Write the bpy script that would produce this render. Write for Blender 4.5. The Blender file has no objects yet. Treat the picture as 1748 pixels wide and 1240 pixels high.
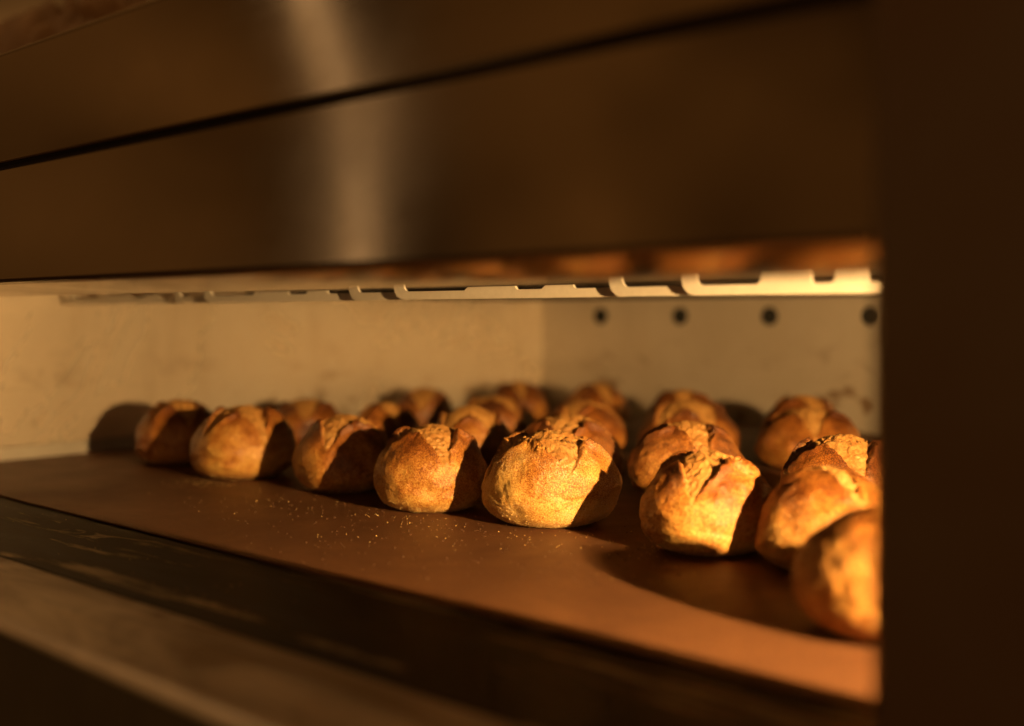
import bpy, math, random
import numpy as np

# ------------------------------------------------------------------ camera, world, lights, exposure
S = bpy.context.scene
COL = S.collection
YAW = math.radians(41.62)
CAM_Z = 0.163
F = 1887.0                                   # focal length in pixels of the 1748 px wide photograph
cam_d = bpy.data.cameras.new('camera')
cam = bpy.data.objects.new('camera', cam_d); COL.objects.link(cam)
cam.location = (0, 0, CAM_Z)
cam.rotation_euler = (math.radians(90), 0, YAW)
cam_d.sensor_width = 36; cam_d.lens = F / 1748 * 36
cam_d.shift_y = -80 / 1748
cam_d.clip_start = 0.01; cam_d.clip_end = 60
cam_d.dof.use_dof = True
cam_d.dof.focus_distance = 0.845
cam_d.dof.aperture_fstop = 2.35
cam_d.dof.aperture_blades = 0
S.camera = cam

w = bpy.data.worlds.new('World'); S.world = w; w.use_nodes = True
wn = w.node_tree; bg = wn.nodes['Background']
tc = wn.nodes.new('ShaderNodeTexCoord'); wno = wn.nodes.new('ShaderNodeTexNoise'); wr = wn.nodes.new('ShaderNodeValToRGB')
wno.inputs['Scale'].default_value = 4.5; wno.inputs['Detail'].default_value = 3
wr.color_ramp.elements[0].position = .35; wr.color_ramp.elements[0].color = (.030, .0115, .0025, 1)
wr.color_ramp.elements[1].position = .72; wr.color_ramp.elements[1].color = (.22, .088, .020, 1)
wn.links.new(tc.outputs['Generated'], wno.inputs['Vector']); wn.links.new(wno.outputs['Fac'], wr.inputs['Fac'])
wn.links.new(wr.outputs['Color'], bg.inputs['Color'])
bg.inputs['Strength'].default_value = 1.2

LAMP = (0.13, 0.449, 0.168)
ld = bpy.data.lights.new('oven_lamp_light', 'POINT'); ld.energy = 500; ld.color = (1, .575, .205); ld.shadow_soft_size = .007
lo = bpy.data.objects.new('oven_lamp_light', ld); lo.location = LAMP; COL.objects.link(lo)

# tall narrow window of the bakery, behind the camera on the left: seen as a soft band in the steel panels
wd = bpy.data.lights.new('window_light', 'AREA'); wd.shape = 'RECTANGLE'; wd.size = .11; wd.size_y = 3.4
wd.energy = 2.0; wd.color = (1, .62, .30)
wo = bpy.data.objects.new('window_light', wd); wo.location = (-3.42, -2.20, .95)
wo.rotation_euler = (math.radians(90), 0, math.radians(-50)); COL.objects.link(wo)

# added soft warm fill from right of the camera, lifts the rolls' shaded sides
fd = bpy.data.lights.new('added_fill_light', 'AREA'); fd.shape = 'RECTANGLE'; fd.size = 1.1; fd.size_y = .7; fd.energy = 3.2; fd.color = (1, .58, .24)
fo = bpy.data.objects.new('added_fill_light', fd); fo.location = (.85, -1.5, .30); COL.objects.link(fo)
fo.rotation_euler = (math.radians(87), 0, math.radians(33))
# added warm light above the frame, brightens the sill ledge
rd = bpy.data.lights.new('added_ledge_light', 'AREA'); rd.shape = 'DISK'; rd.size = .8; rd.energy = 3.0; rd.color = (1, .60, .28)
ro = bpy.data.objects.new('added_ledge_light', rd); ro.location = (-1.75, .10, 1.6); COL.objects.link(ro)

S.view_settings.view_transform = 'Standard'; S.view_settings.look = 'None'
S.view_settings.exposure = 0; S.view_settings.gamma = 1; S.view_settings.use_curve_mapping = False
S.cycles.use_denoising = True
S.cycles.sample_clamp_indirect = 3
S.cycles.caustics_reflective = False; S.cycles.caustics_refractive = False
S.cycles.max_bounces = 8; S.cycles.diffuse_bounces = 6; S.cycles.glossy_bounces = 4

# ------------------------------------------------------------------ helpers
RX, RY = math.cos(YAW), math.sin(YAW)
def at(px, d):                                # point of the ground plan at column px of the photograph and depth d
    t = (px - 874) / F
    return d * (t * RX - RY), d * (RX + t * RY)
def on_mat(px, py):
    return at(px, CAM_Z * F / (py - 540))

def tag(o, label=None, cat=None, group=None, kind=None):
    for k, v in (('label', label), ('category', cat), ('group', group), ('kind', kind)):
        if v: o[k] = v
    return o
def link(name, me, mat, parent=None, smooth=False):
    o = bpy.data.objects.new(name, me); COL.objects.link(o)
    if mat: me.materials.append(mat)
    if parent: o.parent = parent
    if smooth:
        me.polygons.foreach_set('use_smooth', [True] * len(me.polygons))
    return o
def bevel(o, w_, seg=3):
    m = o.modifiers.new('bevel', 'BEVEL'); m.width = w_; m.segments = seg; m.limit_method = 'ANGLE'; m.angle_limit = math.radians(35)
    o.data.polygons.foreach_set('use_smooth', [True] * len(o.data.polygons))
    wnm = o.modifiers.new('wn', 'WEIGHTED_NORMAL'); wnm.keep_sharp = True
    return o
def box(name, x0, x1, y0, y1, z0, z1, mat, parent=None, bv=0):
    v = [(x, y, z) for x in (x0, x1) for y in (y0, y1) for z in (z0, z1)]
    f = [(0, 1, 3, 2), (4, 6, 7, 5), (0, 4, 5, 1), (2, 3, 7, 6), (0, 2, 6, 4), (1, 5, 7, 3)]
    me = bpy.data.meshes.new(name); me.from_pydata(v, [], f); me.update()
    o = link(name, me, mat, parent)
    return bevel(o, bv) if bv else o
def extrude_x(name, prof, x0, x1, mat, parent=None, bv=0, seg=3):      # closed (y, z) profile swept along x
    n = len(prof)
    v = [(x0, y, z) for y, z in prof] + [(x1, y, z) for y, z in prof]
    f = [(i, (i + 1) % n, n + (i + 1) % n, n + i) for i in range(n)] + [tuple(range(n))[::-1], tuple(range(n, 2 * n))]
    me = bpy.data.meshes.new(name); me.from_pydata(v, [], f); me.update()
    import bmesh
    b = bmesh.new(); b.from_mesh(me); bmesh.ops.recalc_face_normals(b, faces=b.faces); b.to_mesh(me); b.free()
    o = link(name, me, mat, parent)
    return bevel(o, bv, seg) if bv else o
def plate_xz(name, prof, y0, y1, mat, parent=None, bv=.0004):          # closed (x, z) outline with thickness along y
    n = len(prof)
    v = [(x, y0, z) for x, z in prof] + [(x, y1, z) for x, z in prof]
    f = [(i, (i + 1) % n, n + (i + 1) % n, n + i) for i in range(n)] + [tuple(range(n))[::-1], tuple(range(n, 2 * n))]
    me = bpy.data.meshes.new(name); me.from_pydata(v, [], f); me.update()
    import bmesh
    b = bmesh.new(); b.from_mesh(me); bmesh.ops.recalc_face_normals(b, faces=b.faces); b.to_mesh(me); b.free()
    o = link(name, me, mat, parent)
    return bevel(o, bv, 2) if bv else o
def lathe_y(name, prof, c, mat, parent=None, seg=40, axis='y'):        # (r, depth) profile turned round an axis
    v = []; f = []
    for i in range(seg):
        a = 2 * math.pi * i / seg
        for r, h in prof:
            if axis == 'y': v.append((c[0] + r * math.cos(a), c[1] + h, c[2] + r * math.sin(a)))
            else: v.append((c[0] + h, c[1] + r * math.cos(a), c[2] + r * math.sin(a)))
    n = len(prof)
    for i in range(seg):
        for j in range(n - 1):
            f.append((i * n + j, i * n + j + 1, ((i + 1) % seg) * n + j + 1, ((i + 1) % seg) * n + j))
    me = bpy.data.meshes.new(name); me.from_pydata(v, [], f); me.update()
    return link(name, me, mat, parent, True)

class M:
    def __init__(s, name):
        s.m = bpy.data.materials.new(name); s.m.use_nodes = True; s.t = s.m.node_tree
        s.b = s.t.nodes['Principled BSDF']; s.tc = s.t.nodes.new('ShaderNodeTexCoord')
    def n(s, typ, **kw):
        q = s.t.nodes.new('ShaderNode' + typ)
        for k, v in kw.items():
            if k in q.inputs.keys(): s.put(q.inputs[k], v)
            else: setattr(q, k, v)
        return q
    def put(s, inp, v):
        if hasattr(v, 'bl_idname') or isinstance(v, bpy.types.NodeSocket): s.t.links.new(v, inp)
        else: inp.default_value = v
    def map(s, scale=(1, 1, 1), rot=(0, 0, 0), loc=(0, 0, 0)):
        q = s.n('Mapping'); s.t.links.new(s.tc.outputs['Object'], q.inputs['Vector'])
        q.inputs['Scale'].default_value = scale; q.inputs['Rotation'].default_value = rot; q.inputs['Location'].default_value = loc
        return q.outputs[0]
    def noise(s, vec, scale, detail=4, rough=.55, dist=0):
        return s.n('TexNoise', Vector=vec, Scale=scale, Detail=detail, Roughness=rough, Distortion=dist).outputs['Fac']
    def ramp(s, fac, *stops):
        q = s.n('ValToRGB'); s.put(q.inputs['Fac'], fac); e = q.color_ramp.elements
        while len(e) < len(stops): e.new(.5)
        for i, (p, c) in enumerate(stops):
            e[i].position = p; e[i].color = (*c, 1) if len(c) == 3 else c
        return q.outputs['Color']
    def mix(s, fac, a, b, mode='MIX'):
        q = s.n('Mix'); q.data_type = 'RGBA'; q.blend_type = mode
        s.put(q.inputs[0], fac); 
        for i, v in ((6, a), (7, b)):
            s.put(q.inputs[i], (*v, 1) if isinstance(v, tuple) and len(v) == 3 else v)
        return q.outputs[2]
    def math(s, op, a, b=0.0, c=None):
        q = s.n('Math'); q.operation = op; s.put(q.inputs[0], a); s.put(q.inputs[1], b)
        if c is not None: s.put(q.inputs[2], c)
        return q.outputs[0]
    def rng(s, v, a, b, c=0.0, d=1.0):
        q = s.n('MapRange'); s.put(q.inputs[0], v)
        for i, k in enumerate((a, b, c, d)): q.inputs[i + 1].default_value = k
        return q.outputs[0]
    def bump(s, h, dist, strength=1.0, prev=None):
        q = s.n('Bump'); s.put(q.inputs['Height'], h); q.inputs['Distance'].default_value = dist; q.inputs['Strength'].default_value = strength
        if prev is not None: s.t.links.new(prev, q.inputs['Normal'])
        return q.outputs[0]
    def attr(s, name):
        q = s.n('Attribute'); q.attribute_name = name; return q.outputs['Fac']
    def set(s, **kw):
        for k, v in kw.items():
            s.put(s.b.inputs[k.replace('_', ' ')], (*v, 1) if isinstance(v, tuple) and len(v) == 3 else v)
        return s.m

# ------------------------------------------------------------------ materials
def steel(name, col, rough, streak_axis='x', metal=1.0, smudge=.5, dark=(.2, .17, .13)):
    a = M(name)
    st = a.map((9, 1400, 1400) if streak_axis == 'x' else (1400, 1400, 9))
    fine = a.noise(st, 1.0, 3)
    big = a.noise(a.map(), 5.0, 5, .6, .4)
    c = a.mix(a.rng(big, .35, .75, 0, smudge), (*col,), (*dark,))
    r = a.math('ADD', a.rng(fine, .3, .7, rough - .01, rough + .015), a.rng(big, .3, .7, -.03, .08))
    return a.set(Base_Color=c, Metallic=metal, Roughness=r)
STEEL = steel('brushed_steel', (.29, .24, .175), .09, smudge=.3, dark=(.16, .12, .08))
UNDER = steel('dull_underside_steel', (.42, .33, .22), .13, smudge=.3)
def ledge_mat():
    a = M('worn_ledge_metal')
    st = a.noise(a.map((5, 60, 20), (0, 0, math.radians(28))), 1.0, 5, .6, 1.0)
    big = a.noise(a.map((4, 12, 4)), 1.6, 6, .65, .8)
    scr = a.noise(a.map((7, 260, 20), (0, 0, math.radians(24))), 1.0, 2, .4, .3)
    c = a.mix(a.rng(big, .38, .62), (.70, .60, .44), (.24, .17, .09))
    c = a.mix(a.rng(st, .50, .66, 0, .6), c, (.13, .09, .05))
    c = a.mix(a.rng(scr, .66, .72, 0, .6), c, (.70, .50, .24))
    return a.set(Base_Color=c, Metallic=.3, Roughness=a.rng(big, .3, .7, .36, .55))
STEEL_LEDGE = ledge_mat()
STEEL_DARK = steel('dark_post_steel', (.13, .072, .028), .48, 'z', metal=.6)

def wall_mat(name, ca, cb, r0, r1, metal, lowmax=.75):
    a = M(name)
    big = a.noise(a.map(), 3.2, 6, .6, .6)
    spots = a.noise(a.map((1, 1, 1.6)), 26, 3, .5, .3)
    low = a.n('SeparateXYZ'); a.t.links.new(a.tc.outputs['Object'], low.inputs[0])
    lowz = a.rng(low.outputs['Z'], .04, .13, 1, 0)
    c = a.mix(a.rng(big, .35, .7), ca, cb)
    c = a.mix(a.math('MULTIPLY', a.rng(spots, .58, .70), a.math('ADD', a.math('MULTIPLY', lowz, lowmax), .05)), c, (.20, .11, .045))
    drip = a.noise(a.map((20, 20, 3)), 1.0, 4, .6)
    c = a.mix(a.rng(drip, .55, .8, 0, .4), c, (.42, .33, .22))
    sp = a.noise(a.map(), 420, 2)
    return a.set(Base_Color=c, Metallic=metal, Roughness=a.rng(big, .3, .7, r0, r1), Normal=a.bump(a.math('ADD', sp, a.math('MULTIPLY', big, 4.0)), .0006, .35))
WALL = wall_mat('side_wall_metal', (.82, .73, .60), (.70, .59, .45), .20, .30, .5, .5)
WALL_BACK = wall_mat('back_wall_metal', (.60, .53, .44), (.47, .40, .31), .36, .5, .35, .9)

def stone_mat():
    a = M('oven_deck_stone')
    st = a.noise(a.map((3.0, 22, 1), (0, 0, math.radians(-24))), 1.3, 6, .65, 1.2)
    fine = a.noise(a.map(), 320, 3)
    blot = a.noise(a.map(), 7, 5, .6)
    c = a.ramp(st, (.44, (.010, .008, .006)), (.55, (.035, .026, .015)), (.60, (.46, .36, .21)))
    c = a.mix(a.rng(blot, .40, .62, 0, .85), c, (.012, .009, .006))
    return a.set(Base_Color=c, Specular_IOR_Level=.12, Roughness=a.rng(st, .3, .7, .40, .62), Normal=a.bump(a.math('ADD', fine, st), .0005, .5))
STONE = stone_mat()

def mat_mat():
    a = M('baking_mat_weave')
    wx = a.n('TexWave', Vector=a.map(), Scale=205.0, Distortion=0.0); wx.bands_direction = 'X'
    wy = a.n('TexWave', Vector=a.map(), Scale=205.0, Distortion=0.0); wy.bands_direction = 'Y'
    weave = a.math('MULTIPLY', wx.outputs['Fac'], wy.outputs['Fac'])
    blot = a.noise(a.map(), 9, 6, .62, .5)
    blot2 = a.noise(a.map((2, 9, 1), (0, 0, .3)), 3.5, 5, .6)
    fine = a.noise(a.map(), 160, 3, .6)
    spot = a.noise(a.map(), 130, 3, .6)
    c = a.mix(a.rng(blot, .35, .68), (.165, .072, .031), (.088, .037, .016))
    c = a.mix(a.rng(blot2, .5, .75, 0, .5), c, (.11, .045, .02))
    c = a.mix(a.rng(spot, .60, .70, 0, .7), c, (.055, .022, .010))
    gr = a.noise(a.map(), 420, 3, .7)
    c = a.mix(a.rng(gr, .45, .68, 0, .6), c, (.075, .032, .014))
    c = a.mix(a.math('MULTIPLY', weave, .5), c, (.26, .125, .055))
    wav = a.noise(a.map((1, 2, 1)), 4.5, 3, .5)
    nb = a.bump(a.math('ADD', weave, a.math('MULTIPLY', fine, .6)), .00035, .6)
    return a.set(Base_Color=c, Roughness=a.rng(blot, .3, .7, .42, .58), Specular_IOR_Level=.25, Normal=a.bump(wav, .004, .35, nb))
MAT = mat_mat()

def bread_mat():
    a = M('bread_crust')
    oi = a.n('ObjectInfo')
    off = a.n('VectorMath'); off.operation = 'SCALE'; off.inputs[0].default_value = (3.1, 1.7, 2.3); a.t.links.new(oi.outputs['Random'], off.inputs['Scale'])
    v = a.n('VectorMath'); v.operation = 'ADD'; a.t.links.new(a.tc.outputs['Object'], v.inputs[0]); a.t.links.new(off.outputs[0], v.inputs[1])
    v = v.outputs[0]
    big = a.noise(v, 26, 5, .6, .4)
    mid = a.noise(v, 110, 4, .6, .2)
    fin = a.noise(v, 520, 4, .65)
    vor = a.n('TexVoronoi', Vector=v, Scale=1050.0); vor.feature = 'SMOOTH_F1'
    tone = a.math('ADD', a.math('MULTIPLY', big, .75), a.math('MULTIPLY', mid, .45))
    tone = a.math('ADD', tone, a.math('MULTIPLY', fin, .36))
    tone = a.math('ADD', tone, a.math('MULTIPLY', a.rng(vor.outputs['Distance'], .1, .7, -.16, .26), 1.0))
    tone = a.math('ADD', tone, a.math('MULTIPLY', a.attr('bake'), .42))
    c = a.ramp(a.rng(tone, .43, 1.38), (.05, (.76, .50, .155)), (.28, (.63, .35, .085)), (.50, (.43, .165, .028)), (.74, (.20, .058, .009)), (1.0, (.07, .022, .008)))
    crumb = a.ramp(a.math('ADD', a.math('MULTIPLY', mid, .6), a.math('MULTIPLY', fin, .4)), (.36, (.36, .155, .038)), (.52, (.52, .27, .075)), (.68, (.62, .37, .125)))
    cr = a.rng(a.attr('crumb'), .25, .75)
    c = a.mix(cr, c, crumb)
    c = a.mix(a.rng(a.attr('edge'), .3, .95, 0, .9), c, (.055, .017, .006))  # dark baked ear rims, deepened to stand for the shade of the flaps
    flour = a.math('MULTIPLY', a.rng(a.noise(v, 900, 2), .52, .60), a.attr('flour'))
    c = a.mix(a.math('MULTIPLY', flour, .8), c, (.80, .68, .45))
    dark = a.n('HueSaturation', Color=c); a.t.links.new(a.rng(oi.outputs['Random'], 0, 1, .84, 1.06), dark.inputs['Value'])
    h = a.math('ADD', a.math('MULTIPLY', fin, .7), a.math('MULTIPLY', mid, .40))
    h = a.math('ADD', h, a.math('MULTIPLY', vor.outputs['Distance'], -.5))
    h = a.math('ADD', h, a.math('MULTIPLY', a.noise(v, 1500, 2), .35))
    return a.set(Base_Color=dark.outputs[0], Roughness=a.rng(fin, .3, .7, .32, .54), Specular_IOR_Level=.5, Normal=a.bump(h, .0010, .60),
                 Subsurface_Weight=.0)
BREAD = bread_mat()

def simple(name, col, rough=.6, metal=0.0, nscale=60, var=.3):
    a = M(name); n = a.noise(a.map(), nscale, 3)
    return a.set(Base_Color=a.mix(a.rng(n, .3, .7, 0, var), col, tuple(q * .4 for q in col)), Roughness=rough, Metallic=metal)
GRAIN = simple('semolina_grain', (.86, .64, .27), .28, nscale=900, var=.35)
BURNT = simple('burnt_crumb', (.10, .045, .02), .6)
STRIP = simple('pale_hanger_metal', (.80, .74, .64), .42, .25, 300, .12)
SKIRT = simple('skirting_metal', (.46, .42, .36), .45, .3, 30, .3)
LIP = simple('highlight_edge_metal', (.80, .70, .54), .40, .35, 40, .35)  # paler than the ledge: the lip's highlight line put into its colour
SILL = simple('dark_sill_tone', (.11, .085, .035), .5, .2, 12, .6)  # darker mottled tone for the face below the ledge
CEIL = simple('dark_ceiling', (.035, .027, .02), .7, 0, 40, .5)  # dark mottled tone for the ceiling and its rods
BLACK = simple('black_hole', (.012, .012, .010), .8)
GASKET = simple('dark_seam', (.03, .018, .008), .8)
CLOTH = simple('brown_cloth', (.26, .15, .06), .9, 0, 14, .6)
SHELF = simple('oven_top_plate', (.30, .21, .11), .6, .2, 9, .4)
FLOOR = simple('bakery_floor', (.10, .07, .045), .6, 0, 5, .5)

# ------------------------------------------------------------------ setting
g = box('floor', -6, 4, -5, 4, -.93, -.90, FLOOR); tag(g, kind='structure')

# ------------------------------------------------------------------ the oven
oven = bpy.data.objects.new('deck_oven', None); COL.objects.link(oven)
tag(oven, 'steel bakery deck oven with its baking chamber open and lamp lit inside', 'oven')
XL, XR = -1.25, .26          # inner faces of the chamber
YF, YB = .43, 1.487
ZC = .200                     # chamber ceiling
# deck stone, floor under it
box('deck_stone', XL - .45, XR, .3315, YB, -.030, 0.0, STONE, oven, .0015)
box('side_wall', XL - .03, XL, .46, YB, .0005, .26, WALL, oven)
box('back_wall', XL - .03, XR + .03, YB + .0005, YB + .03, -.03, .26, WALL_BACK, oven)
box('side_wall', XR + .0005, XR + .03, .46, YB, -.03, .26, WALL, oven)
# flange seam: slightly raised lower course of sheet along both visible walls
box('wall_lining', XL + .0002, XL + .0022, .46, YB - .0005, .0165, .080, WALL, oven, .0008)
box('skirting_strip', XL + .0002, XL + .0045, .46, YB - .0005, .0005, .0160, SKIRT, oven, .0008)
box('wall_lining', XL + .0025, XR - .001, YB - .0022, YB - .0002, .0005, .076, WALL_BACK, oven, .0008)
box('chamber_ceiling', XL - .03, XR + .03, .803, YB + .03, ZC, .26, CEIL, oven)
for i in range(7):                                            # heating rods under the ceiling
    y = .86 + i * .085
    prof = [(y + .0045 * math.cos(t), ZC - .0065 + .0045 * math.sin(t)) for t in [k * math.pi / 5 for k in range(10)]]
    o = extrude_x('heating_rod', prof, XL + .02, XR - .02, CEIL, oven)
# holes in the back wall
for i in range(8):
    hx = -1.1217 + .1572 * i
    lathe_y('vent_hole', [(.0001, -.0018), (.0095, -.0018), (.0108, -.0022), (.0126, -.0026), (.0135, -.0015), (.0137, .0)], (hx, YB, CAM_Z), BLACK, oven)
# lintel: lower panel with a gently bowed underside, gap, tilted upper panel
YL = .36
zu = CAM_Z + .0663 * YL
zs = CAM_Z + .2985 * YL        # seam
und = []
for k in range(22):                                     # lip rolls down towards the chamber, lowest at y = .445
    t = k / 21
    und.append((YL + .0005 + .0845 * t, zu - .0112 * t + .0050 * t * t))
zl = und[-1][1]
for y, dz in ((.452, .0006), (.470, .0030), (.52, .0070), (.60, .0095), (.80, .0130)): und.append((y, zl + dz))
prof = [(YL, zs), (YL, zs - .001), (YL, zu + .0055), (YL, zu + .0035), (YL + .0012, zu + .0010)] + und[1:] + [(.8005, zs)]
lp = extrude_x('lower_panel', prof, -1.75, .45, STEEL, oven)
lp.data.polygons.foreach_set('use_smooth', [True] * len(lp.data.polygons))
lp.data.materials.append(UNDER)
for f_ in lp.data.polygons:
    if f_.normal.z < -.9: f_.material_index = 1
m = lp.modifiers.new('es', 'EDGE_SPLIT'); m.split_angle = math.radians(10)
box('panel_seam', -1.74, .44, YL + .012, YL + .25, zs + .0005, zs + .0068, GASKET, oven)
zt = CAM_Z + .527 * YL
extrude_x('upper_panel', [(YL + .0035, zs + .0065), (YL - .012, zt - .003), (YL - .009, zt), (YL + .22, zt), (YL + .22, zs + .0075)], -1.75, .45, STEEL, oven, .002)
# front post on the right of the opening
post_top = .60
pv = [(-.152, .3595), (-.1435, .3560), (-.1400, .3590), (-.1400, .3650), (.40, .3650), (.40, .4285), (-.1845, .4285)]
def prism_z(name, pts, z0, z1, mat, parent, bv=0):
    n = len(pts); v = [(x, y, z0) for x, y in pts] + [(x, y, z1) for x, y in pts]
    f = [(i, (i + 1) % n, n + (i + 1) % n, n + i) for i in range(n)] + [tuple(range(n))[::-1], tuple(range(n, 2 * n))]
    me = bpy.data.meshes.new(name); me.from_pydata(v, [], f); me.update()
    import bmesh
    b = bmesh.new(); b.from_mesh(me); bmesh.ops.recalc_face_normals(b, faces=b.faces); b.to_mesh(me); b.free()
    o = link(name, me, mat, parent)
    return bevel(o, bv) if bv else o
prism_z('front_post', [(-.1948, .450), (-.1440, .3320), (-.1400, .3300), (.29, .3300), (.29, .450)], -.05, post_top, STEEL_DARK, oven)
# left frame beside the opening (outside the picture on the left)
box('front_post', -1.75, XL - .32, .3340, .46, .0005, zu - .001, STEEL, oven, .002)
# sill ledge in front of the stone, with a rolled outer lip
extrude_x('sill_ledge', [(.3300, .0), (.2660, .0), (.2640, -.009), (.3300, -.009)], -1.75, .45, STEEL_LEDGE, oven, .0006, 2)
box('sill_face', -1.75, .45, .2665, .3300, -.20, -.0095, SILL, oven)
extrude_x('ledge_lip', [(.2655 - .0045 + .0045 * math.cos(q * math.pi / 7), -.0020 + .0042 * math.sin(q * math.pi / 7)) for q in range(14)], -1.75, .45, LIP, oven)
box('front_apron', -1.74, .44, .2700, .3290, -.895, -.2005, STEEL, oven)
# oven top plate behind the upper panel
box('top_plate', -1.75, .45, YL + .2205, 1.70, zt - .03, zt - .002, SHELF, oven)
# outer casing
box('outer_casing', XL - .055, XL - .0305, .4605, YB + .05, -.03, zt - .031, STEEL, oven)
# lamp on the right chamber wall
lamp = lathe_y('lamp_socket', [(.0001, 0), (.026, 0), (.026, -.012), (.012, -.016), (.010, -.040), (.0001, -.040)], (XR, LAMP[1] + .02, LAMP[2]), STEEL, oven, axis='x')
bm_ = M('lamp_glow'); bm_.set(Base_Color=(.9, .8, .6), Emission_Color=(1, .6, .27), Emission_Strength=12.0)
box('added_light_baffle', -.03, XR - .0005, LAMP[1] - .010, .600, .1768, .1780, STEEL, oven)  # added plate over the bulb, keeps its light off the hood underside
box('lamp_bracket', LAMP[0] + .012, XR - .0005, LAMP[1] - .003, LAMP[1] + .003, LAMP[2] - .003, LAMP[2] + .003, STEEL, oven)
lathe_y('lamp_bulb', [(.0001, -.006), (.003, -.0055), (.0055, -.003), (.006, 0), (.0045, .004), (.002, .006)], LAMP, bm_.m, oven, axis='x')

# pale pressed-metal hangers along the mouth of the chamber
YS = .610
z0 = CAM_Z + .0217 * YS
def corner(x, z, r, n=7):                       # outer lower-left corner of a J
    return [(x + r - r * math.cos(t), z + r - r * math.sin(t)) for t in [k * math.pi / 2 / n for k in range(n + 1)]]
def hanger(xl, xr, steps, y, slant=0.0, ztop=.199, bar=.0066, leg=.0112):
    ro, ri = .0105, .0055
    p = [(xl, ztop)] + corner(xl, z0, ro) + [(xr, z0), (xr, z0 + bar)]
    for (xa, xb, h) in steps[::-1]:             # raised stretches of the bar, right to left
        p += [(xb + .0022, z0 + bar), (xb + .0007, z0 + bar + .0012), (xb, z0 + h), (xa, z0 + h), (xa - .0015, z0 + bar + .0015), (xa - .0035, z0 + bar)]
    p += corner(xl + leg, z0 + bar, ri)[::-1] + [(xl + leg, ztop)]
    o = plate_xz('hanger_strip', p, y, y + .0022, STRIP, oven, .0003)
    for v in o.data.vertices: v.co.y += slant * (v.co.x - xl) / (xr - xl)
    return o
for k in range(-1, 4):
    xa = -.4566 - .276 * k; xb = -.395 - .276 * k
    hanger(xa, xb + .02, [], YS + .0045)
    if k == 0: st = [(xb + .057, xb + .089, .0135), (xb + .105, xb + .123, .0165)]
    else: st = [(xb + .080, xb + .127, .0092), (xb + .155, xb + .180, .0092)]
    hanger(xb, xb + .2250, st, YS, .010)

# crumpled cloth lying on top of the oven, blurred in the top left corner
def vnoise(p, seed=0):                           # value noise on n x 3 points
    pi_ = np.floor(p).astype(np.int64); f = p - pi_; f = f * f * (3 - 2 * f)
    def hsh(i):
        q = (i[:, 0] * 374761393 + i[:, 1] * 668265263 + i[:, 2] * 2147483647 + seed * 974634777) & 0xffffffff
        q = ((q ^ (q >> 13)) * 1274126177) & 0xffffffff
        return ((q ^ (q >> 16)) & 0xffff) / 65535.0
    r = 0
    for dx in (0, 1):
        for dy in (0, 1):
            for dz in (0, 1):
                wgt = (f[:, 0] if dx else 1 - f[:, 0]) * (f[:, 1] if dy else 1 - f[:, 1]) * (f[:, 2] if dz else 1 - f[:, 2])
                r = r + wgt * hsh(pi_ + np.array([dx, dy, dz]))
    return r * 2 - 1
def fbm(p, o=4, seed=0, g_=.5):
    r = 0; a = 1
    for i in range(o): r = r + a * vnoise(p * (2.03 ** i) + 17.3 * i, seed + i * 7); a *= g_
    return r
def grid_mesh(name, V, nu, nv, closed_u=False):
    iu = np.arange(nu if closed_u else nu - 1); iv = np.arange(nv - 1)
    U, Vv = np.meshgrid(iu, iv, indexing='ij'); U2 = (U + 1) % nu
    q = np.stack([U * nv + Vv, U2 * nv + Vv, U2 * nv + Vv + 1, U * nv + Vv + 1], -1).reshape(-1, 4)
    me = bpy.data.meshes.new(name)
    me.vertices.add(len(V)); me.vertices.foreach_set('co', V.astype(np.float32).ravel())
    me.loops.add(q.size); me.loops.foreach_set('vertex_index', q.ravel().astype(np.int32))
    me.polygons.add(len(q)); me.polygons.foreach_set('loop_start', np.arange(0, q.size, 4, dtype=np.int32))
    me.update(calc_edges=True); me.validate()
    me.polygons.foreach_set('use_smooth', [True] * len(me.polygons))
    return me
nu, nv = 90, 70
u, v_ = np.meshgrid(np.linspace(0, 1, nu), np.linspace(0, 1, nv), indexing='ij')
P = np.stack([u.ravel() * 6, v_.ravel() * 5, np.zeros(nu * nv)], 1)
hgt = (.10 + (1 - np.abs(fbm(P, 4, 5))) * .17) * np.sin(np.pi * u.ravel()) ** .5 * np.sin(np.pi * v_.ravel()) ** .5
V = np.stack([-1.74 + u.ravel() * .52, .56 + v_.ravel() * .5, zt + .0005 + np.clip(hgt, 0, 1)], 1)
o = link('folded_cloth', grid_mesh('folded_cloth', V, nu, nv), CLOTH)
sm = o.modifiers.new('solid', 'SOLIDIFY'); sm.thickness = .003; sm.offset = 1
tag(o, 'blurred crumpled brown cloth lying on top of the oven in the upper left corner', 'cloth')

# ------------------------------------------------------------------ baking mat
nu, nv = 240, 130
x0m, x1m, y0m, y1m = -1.242, .245, .438, 1.46
u, v_ = np.meshgrid(np.linspace(0, 1, nu), np.linspace(0, 1, nv) ** 1.4, indexing='ij')
X = x0m + (x1m - x0m) * u.ravel(); Y = y0m + (y1m - y0m) * v_.ravel()
P = np.stack([X * 5, Y * 9, X * 0], 1)
Z = .0016 + np.clip(fbm(P, 2, 3), 0, 1) * .0014 * np.exp(-((Y - y0m) / .05) ** 2)
mo = link('baking_mat', grid_mesh('baking_mat', np.stack([X, Y, Z], 1), nu, nv), MAT)
mo.data.flip_normals() if mo.data.polygons[0].normal.z < 0 else None
sm = mo.modifiers.new('solid', 'SOLIDIFY'); sm.thickness = .0011; sm.offset = -1
tag(mo, 'thin reddish brown woven baking mat spread over the oven floor under the bread', 'baking mat')
ZM = .0017

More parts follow.
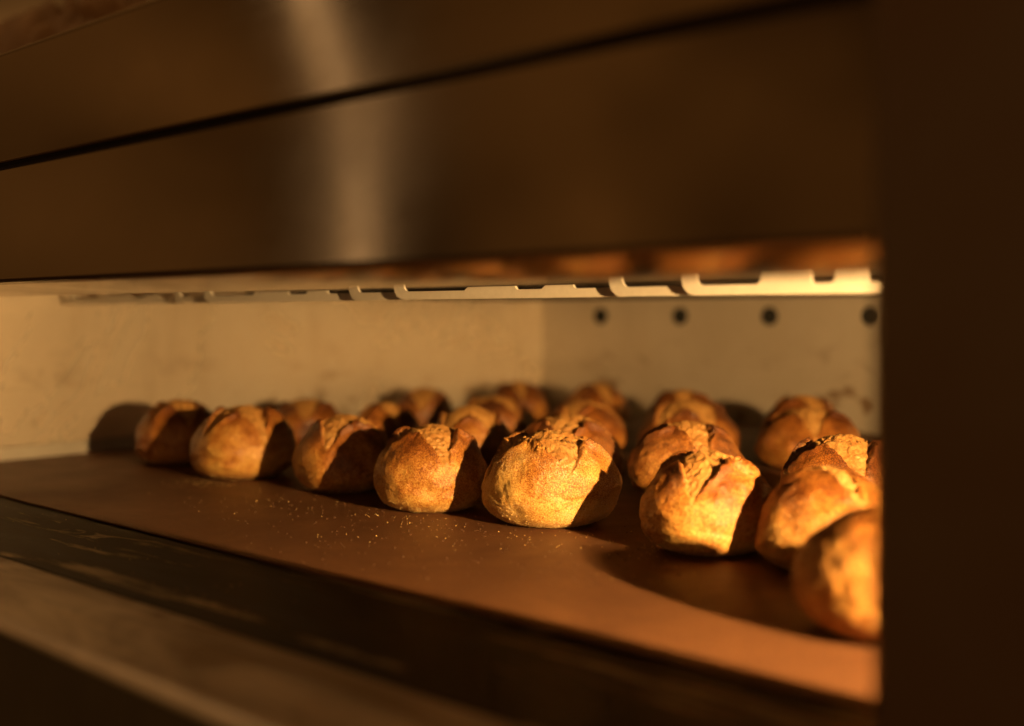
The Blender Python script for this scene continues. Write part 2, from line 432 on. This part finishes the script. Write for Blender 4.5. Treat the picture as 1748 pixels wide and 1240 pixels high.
# ------------------------------------------------------------------ bread rolls
def grains_mesh(name, pts, sizes, rs):
    t = (1 + 5 ** .5) / 2
    octa = np.array([(1, 0, 0), (-1, 0, 0), (0, 1, 0), (0, -1, 0), (0, 0, 1), (0, 0, -1)], float)
    fo = np.array([(0, 2, 4), (2, 1, 4), (1, 3, 4), (3, 0, 4), (2, 0, 5), (1, 2, 5), (3, 1, 5), (0, 3, 5)])
    n = len(pts)
    j = 1 + rs.uniform(-.35, .35, (n, 6, 1))
    ang = rs.uniform(0, 6.28, n); c, s = np.cos(ang), np.sin(ang)
    V = octa[None] * j * sizes[:, None, None]
    V = np.stack([V[..., 0] * c[:, None] - V[..., 1] * s[:, None], V[..., 0] * s[:, None] + V[..., 1] * c[:, None], V[..., 2] * .8], -1) + pts[:, None]
    Fc = (fo[None] + (np.arange(n) * 6)[:, None, None]).reshape(-1, 3)
    me = bpy.data.meshes.new(name); V = V.reshape(-1, 3)
    me.vertices.add(len(V)); me.vertices.foreach_set('co', V.astype(np.float32).ravel())
    me.loops.add(Fc.size); me.loops.foreach_set('vertex_index', Fc.ravel().astype(np.int32))
    me.polygons.add(len(Fc)); me.polygons.foreach_set('loop_start', np.arange(0, Fc.size, 3, dtype=np.int32))
    me.update(calc_edges=True); me.validate()
    me.polygons.foreach_set('use_smooth', [True] * len(me.polygons))
    return me

def sstep(a, b, x):
    t = np.clip((x - a) / (b - a), 0, 1); return t * t * (3 - 2 * t)

def loaf(px, d, D, H, seed, rot, label, open_=1.0, bake=0.0, flour=0.3, ngrain=260, hi=True, squash=1.0, cuts=4):
    rs = np.random.RandomState(seed)
    cx, cy = at(px, d)
    view = math.atan2(-cy, -cx)                   # cut angles are counted from the side that faces the oven mouth
    R = D / 2
    nu, nv = (420, 230) if hi else (220, 120)
    th = np.linspace(0, 2 * np.pi, nu, endpoint=False)
    ph = np.concatenate([np.linspace(0.0005, .60, int(nv * .50), endpoint=False), np.linspace(.60, .83, nv - int(nv * .50) - 6, endpoint=False), np.linspace(.83, .999, 6)]) * np.pi
    nv = len(ph)
    T, Pp = np.meshgrid(th, ph, indexing='ij'); T = T.ravel(); Pp = Pp.ravel()
    H *= 1.06; zc = .37 * H
    c = np.cos(Pp); s = np.sin(Pp)
    n_up, n_dn = 1.86, 2.9
    up = c >= 0
    q = np.where(up, (np.abs(c) ** n_up + np.abs(s) ** n_up) ** (-1 / n_up), (np.abs(c) ** n_dn + np.abs(s) ** n_dn) ** (-1 / n_dn))
    rx = s * q; rz = c * q
    floor_c = -.93
    rz_c = np.maximum(rz, floor_c)
    x = rx * np.cos(T); y = rx * np.sin(T) * squash
    z = np.where(up, rz_c * (H - zc), rz_c / .93 * zc)
    P0 = np.stack([x, y, rz], 1)
    # lumpy overall shape
    big = fbm(P0 * 1.3 + seed * 3.1, 3, seed)
    lump = 1 + .066 * big
    nrm = np.stack([x * R, y * R, z * 1.2], 1); nrm /= np.linalg.norm(nrm, axis=1, keepdims=True) + 1e-9
    disp = np.zeros(len(x)); crumb = np.zeros(len(x)); edge = np.zeros(len(x))
    jit = fbm(P0 * 7 + 5 + seed, 4, seed + 20, .6)
    jit2 = fbm(P0 * 22 + 9 + seed, 3, seed + 30, .6)
    rough = fbm(P0 * 13 + seed, 5, seed + 40, .65)
    top = sstep(-.05, .25, rz)
    cav = np.zeros(len(x))
    for k in range(cuts):
        ak = view + math.radians(rot) + k * 2 * math.pi / cuts + math.radians(rs.uniform(-10, 10))
        L = rs.uniform(.93, 1.01)
        a = x * math.cos(ak) + y * math.sin(ak); b = -x * math.sin(ak) + y * math.cos(ak)
        side = 1 if k % 2 == 0 else -1
        if rs.rand() < .25: side = -side
        wv = .35 * open_ * rs.uniform(.9, 1.1) * np.clip((L - a) / .55, 0, 1) ** .75 + .0005
        bb = np.abs(b) + .030 * jit + .012 * jit2
        ins = sstep(0, .034, wv - bb) * (a > -.05) * top
        crumb = np.maximum(crumb, ins)
        rel = b * side
        w_in = np.clip(1 - bb / (wv + 1e-6), 0, 1)            # 0 at the rim of the cut, 1 in its middle
        bulge = .035 * np.sin(np.clip(w_in, 0, 1) * math.pi / 2)
        crack = np.exp(-(w_in / .16) ** 2) * (rel > 0) * sstep(.02, .15, wv)
        dep = (.030 + .055 * sstep(.2, .6, a)) * sstep(0, .14, wv) * .8 - bulge * (1 + .0 * a)
        fl_ = -(dep + .030 * crack) * ins
        cav = np.minimum(cav, fl_)
        out = bb - wv
        near = np.exp(-(np.clip(out, 0, 9) / .085) ** 2) * sstep(.95, .50, a / L) * (a > .0) * top
        lift = .095 * near * np.where(rel > 0, 1.1, .6) * sstep(.12, .42, a) * open_
        disp = np.maximum(disp, lift)
        edge = np.maximum(edge, np.exp(-((out - .004) / .020) ** 2) * (a > .05) * (a < L * .97) * top * np.where(rel > 0, .95, .5) * sstep(.95, .6, a / L))
    disp = disp * (1 - crumb) + cav
    disp += crumb * (.019 * rough + .006 * jit2) + (1 - crumb) * (.002 * jit2 + .010 * jit) * sstep(-.6, -.2, rz)
    tipz = sstep(.80, .98, rz)
    disp += .02 * tipz * (1 - crumb)
    V = np.stack([x * R * lump, y * R * lump, zc + z], 1) + nrm * (disp * R)[:, None]
    V[:, 2] = np.where(rz <= floor_c + 1e-6, 0.0, np.maximum(V[:, 2], 0.0))
    # charred specks where the torn crumb stands proud
    edge = np.maximum(edge, crumb * sstep(.55, 1.0, rough) * .8)
    edge *= .55 + .45 * (jit2 > -.25)
    me = grid_mesh('bread_roll', V, nu, nv, True)
    if me.polygons[nv // 2].normal.dot(me.vertices[me.polygons[nv // 2].vertices[0]].co - bpy.data.objects['camera'].location * 0 - type(me.vertices[0].co)((0, 0, zc))) < 0:
        me.flip_normals()
    tj = fbm(P0 * 1.7 + 31 + seed, 2, seed + 60)
    bk = np.clip(.35 * tj + .55 * sstep(.25, .95, rz) * (1 - crumb) - .25 * sstep(.3, -.6, rz) + bake, -1, 1)
    fl = .8 * flour * sstep(-.1, .45, fbm(P0 * 1.9 + 77 + seed, 3, seed + 80)) * sstep(.95, .5, rz)
    fl = np.maximum(fl, .55 * sstep(-.55, -.85, rz))
    for nm, arr in (('crumb', crumb), ('edge', edge), ('bake', bk), ('flour', fl)):
        at_ = me.attributes.new(nm, 'FLOAT', 'POINT'); at_.data.foreach_set('value', arr.astype(np.float32))
    o = link('bread_roll', me, BREAD); o.location = (cx, cy, ZM)
    tag(o, label, 'bread roll', 'scored bread rolls baking on the mat')
    # semolina grains stuck round the foot
    wgt = np.exp(-V[:, 2] / (.10 * H)) * (V[:, 2] > .0004) * 1.0 + .012 * (V[:, 2] > .1 * H)
    wgt *= s ; wgt = np.where(rz <= floor_c + 1e-6, 0, wgt); wgt /= wgt.sum()
    idx = rs.choice(len(V), ngrain, p=wgt)
    sz = rs.uniform(.00025, .00068, ngrain)
    sz[V[idx, 2] > .2 * H] *= .75
    gp = V[idx] + nrm[idx] * .0001; gp[:, 2] = np.maximum(gp[:, 2], .0004)
    go = link('semolina_grains', grains_mesh('semolina_grains', gp, sz, rs), GRAIN, o)
    go['kind'] = 'stuff'
    return o

ROLLS = [
 # px, depth, diameter, height, seed, cut rotation, label
 # front row, left to right
 (306, 1.225, .0945, .0650, 11, 22, 'dark brown roll at the far left end, casting its shadow on the side wall', .8, .42, .1, 160, False),
 (416, 1.122, .1080, .0665, 12, 30, 'golden bread roll with small cut, second from the left end of the front row', .75, .12, .1, 320, True),
 (588, 1.035, .0945, .0650, 13, -28, 'russet brown roll in the front row, third from the left, with a raised left ear', .9, .38, .1, 300, True),
 (738, .935, .0995, .0655, 14, 14, 'golden crusted front row roll directly left of the sharpest roll', .95, -.05, .2, 800, True),
 (940, .873, .1085, .0670, 15, 10, 'sharpest bread roll, golden with white floury left shoulder and open cross cut', 1.1, -.22, .9, 1100, True),
 (1210, .771, .0960, .0630, 16, -8, 'large blurred front roll with a shadow line down its middle, right of the sharpest roll', 1.0, .12, .3, 420, True),
 (1414, .712, .0930, .0600, 17, 35, 'pale gold blurred roll at the right, behind the nearest roll', .5, .04, .3, 300, True, 1.0, 3),
 (1520, .569, .1000, .0590, 18, 45, 'nearest bread roll at the lower right, half hidden by the dark oven post', .35, .1, .3, 420, True, .95, 2),
 # second row
 (522, 1.384, .097, .0545, 21, 10, 'back roll with a wide open cut above the second and third front rolls', 1.1, 0.55, .1, 80, False),
 (657, 1.310, .083, .0560, 22, 30, 'small rounded brown roll behind the third and fourth front rolls', .7, 0.50, .1, 80, False),
 (803, 1.150, .086, .0640, 23, 40, 'small roll with a bright blister on top, behind the fourth front roll', 1.1, 0.50, .1, 90, False),
 (970, 1.050, .106, .0640, 24, -14, 'golden roll directly behind the sharpest roll', .95, 0.37, .2, 160, True),
 (1174, .985, .106, .0635, 25, 12, 'golden roll with a pointed ear just left of centre, behind the blurred front roll', .85, 0.35, .2, 300, True),
 (1440, .885, .098, .0625, 26, 20, 'crisp topped roll with torn crust touching the dark post at right', 1.0, 0.30, .2, 300, True),
 # third row
 (724, 1.560, .087, .0570, 31, 0, 'cleft brown roll by the side wall, in the back left of the chamber', 1.1, 0.55, .1, 40, False),
 (842, 1.415, .098, .0560, 32, 35, 'broad back roll half hidden between two left columns of rolls', .8, 0.47, .1, 40, False),
 (996, 1.288, .099, .0590, 33, -20, 'third roll back in the column behind the sharpest roll', .9, 0.45, .1, 40, False),
 (1176, 1.245, .114, .0620, 34, 40, 'broad roll behind the pointed eared roll, second row from the back', .9, 0.37, .1, 60, False),
 (1381, 1.168, .107, .0605, 35, 8, 'golden cracked roll in the right column, in front of the rearmost right roll', .9, 0.35, .1, 80, False),
 # back row
 (884, 1.655, .090, .0600, 41, 15, 'rearmost roll standing before the corner where the two chamber walls meet', .8, 0.55, .1, 30, False),
 (1018, 1.610, .096, .0600, 42, 30, 'rearmost roll just right of the chamber corner, below the first wall hole', .8, 0.53, .1, 30, False),
 (1165, 1.437, .094, .0620, 43, 10, 'rearmost roll below the second wall hole', .8, 0.45, .1, 30, False),
 (1371, 1.315, .096, .0630, 44, 25, 'rearmost roll below the third wall hole, in the right column', .8, 0.45, .1, 30, False),
]
for r in ROLLS: loaf(*r)

# ------------------------------------------------------------------ loose crumbs on the mat
rs = np.random.RandomState(5)
def scatter(clusters):
    pts = []
    for px, py, sx, sy, n in clusters:
        for _ in range(n):
            a, b = px + rs.normal(0, sx), py + rs.normal(0, sy)
            if b < 800: continue
            x, y = on_mat(a, b)
            if y > .442 and x > x0m + .01: pts.append((x, y, ZM + .0002))
    return np.array(pts)
pts = scatter([(690, 888, 50, 7, 30), (800, 912, 90, 12, 22), (600, 866, 60, 8, 18), (360, 828, 45, 4, 90), (1120, 945, 28, 8, 32), (960, 925, 60, 9, 30),
               (740, 925, 160, 24, 26), (1100, 975, 80, 20, 20), (480, 860, 90, 14, 40)])
o = link('semolina_crumbs', grains_mesh('semolina_crumbs', pts, rs.uniform(.0002, .00062, len(pts)), rs), GRAIN)
tag(o, 'loose yellow semolina crumbs scattered on the mat before the front rolls', 'crumbs', kind='stuff')
pts = scatter([(760, 905, 140, 22, 150), (960, 965, 110, 22, 90), (500, 870, 90, 14, 70), (700, 950, 160, 30, 90)])
o = link('burnt_crumbs', grains_mesh('burnt_crumbs', pts, rs.uniform(.0003, .0010, len(pts)), rs), BURNT)
tag(o, 'tiny dark burnt crumbs scattered over the front of the mat', 'crumbs', kind='stuff')
# few crumbs on the bare stone
pts = []
for _ in range(45): pts.append((rs.uniform(-1.1, -.5), rs.uniform(.345, .43), .0003))
o = link('stone_crumbs', grains_mesh('stone_crumbs', np.array(pts), rs.uniform(.0002, .0005, 45), rs), GRAIN)
tag(o, 'sparse fine crumbs on the dark stone between mat and steel ledge', 'crumbs', kind='stuff')
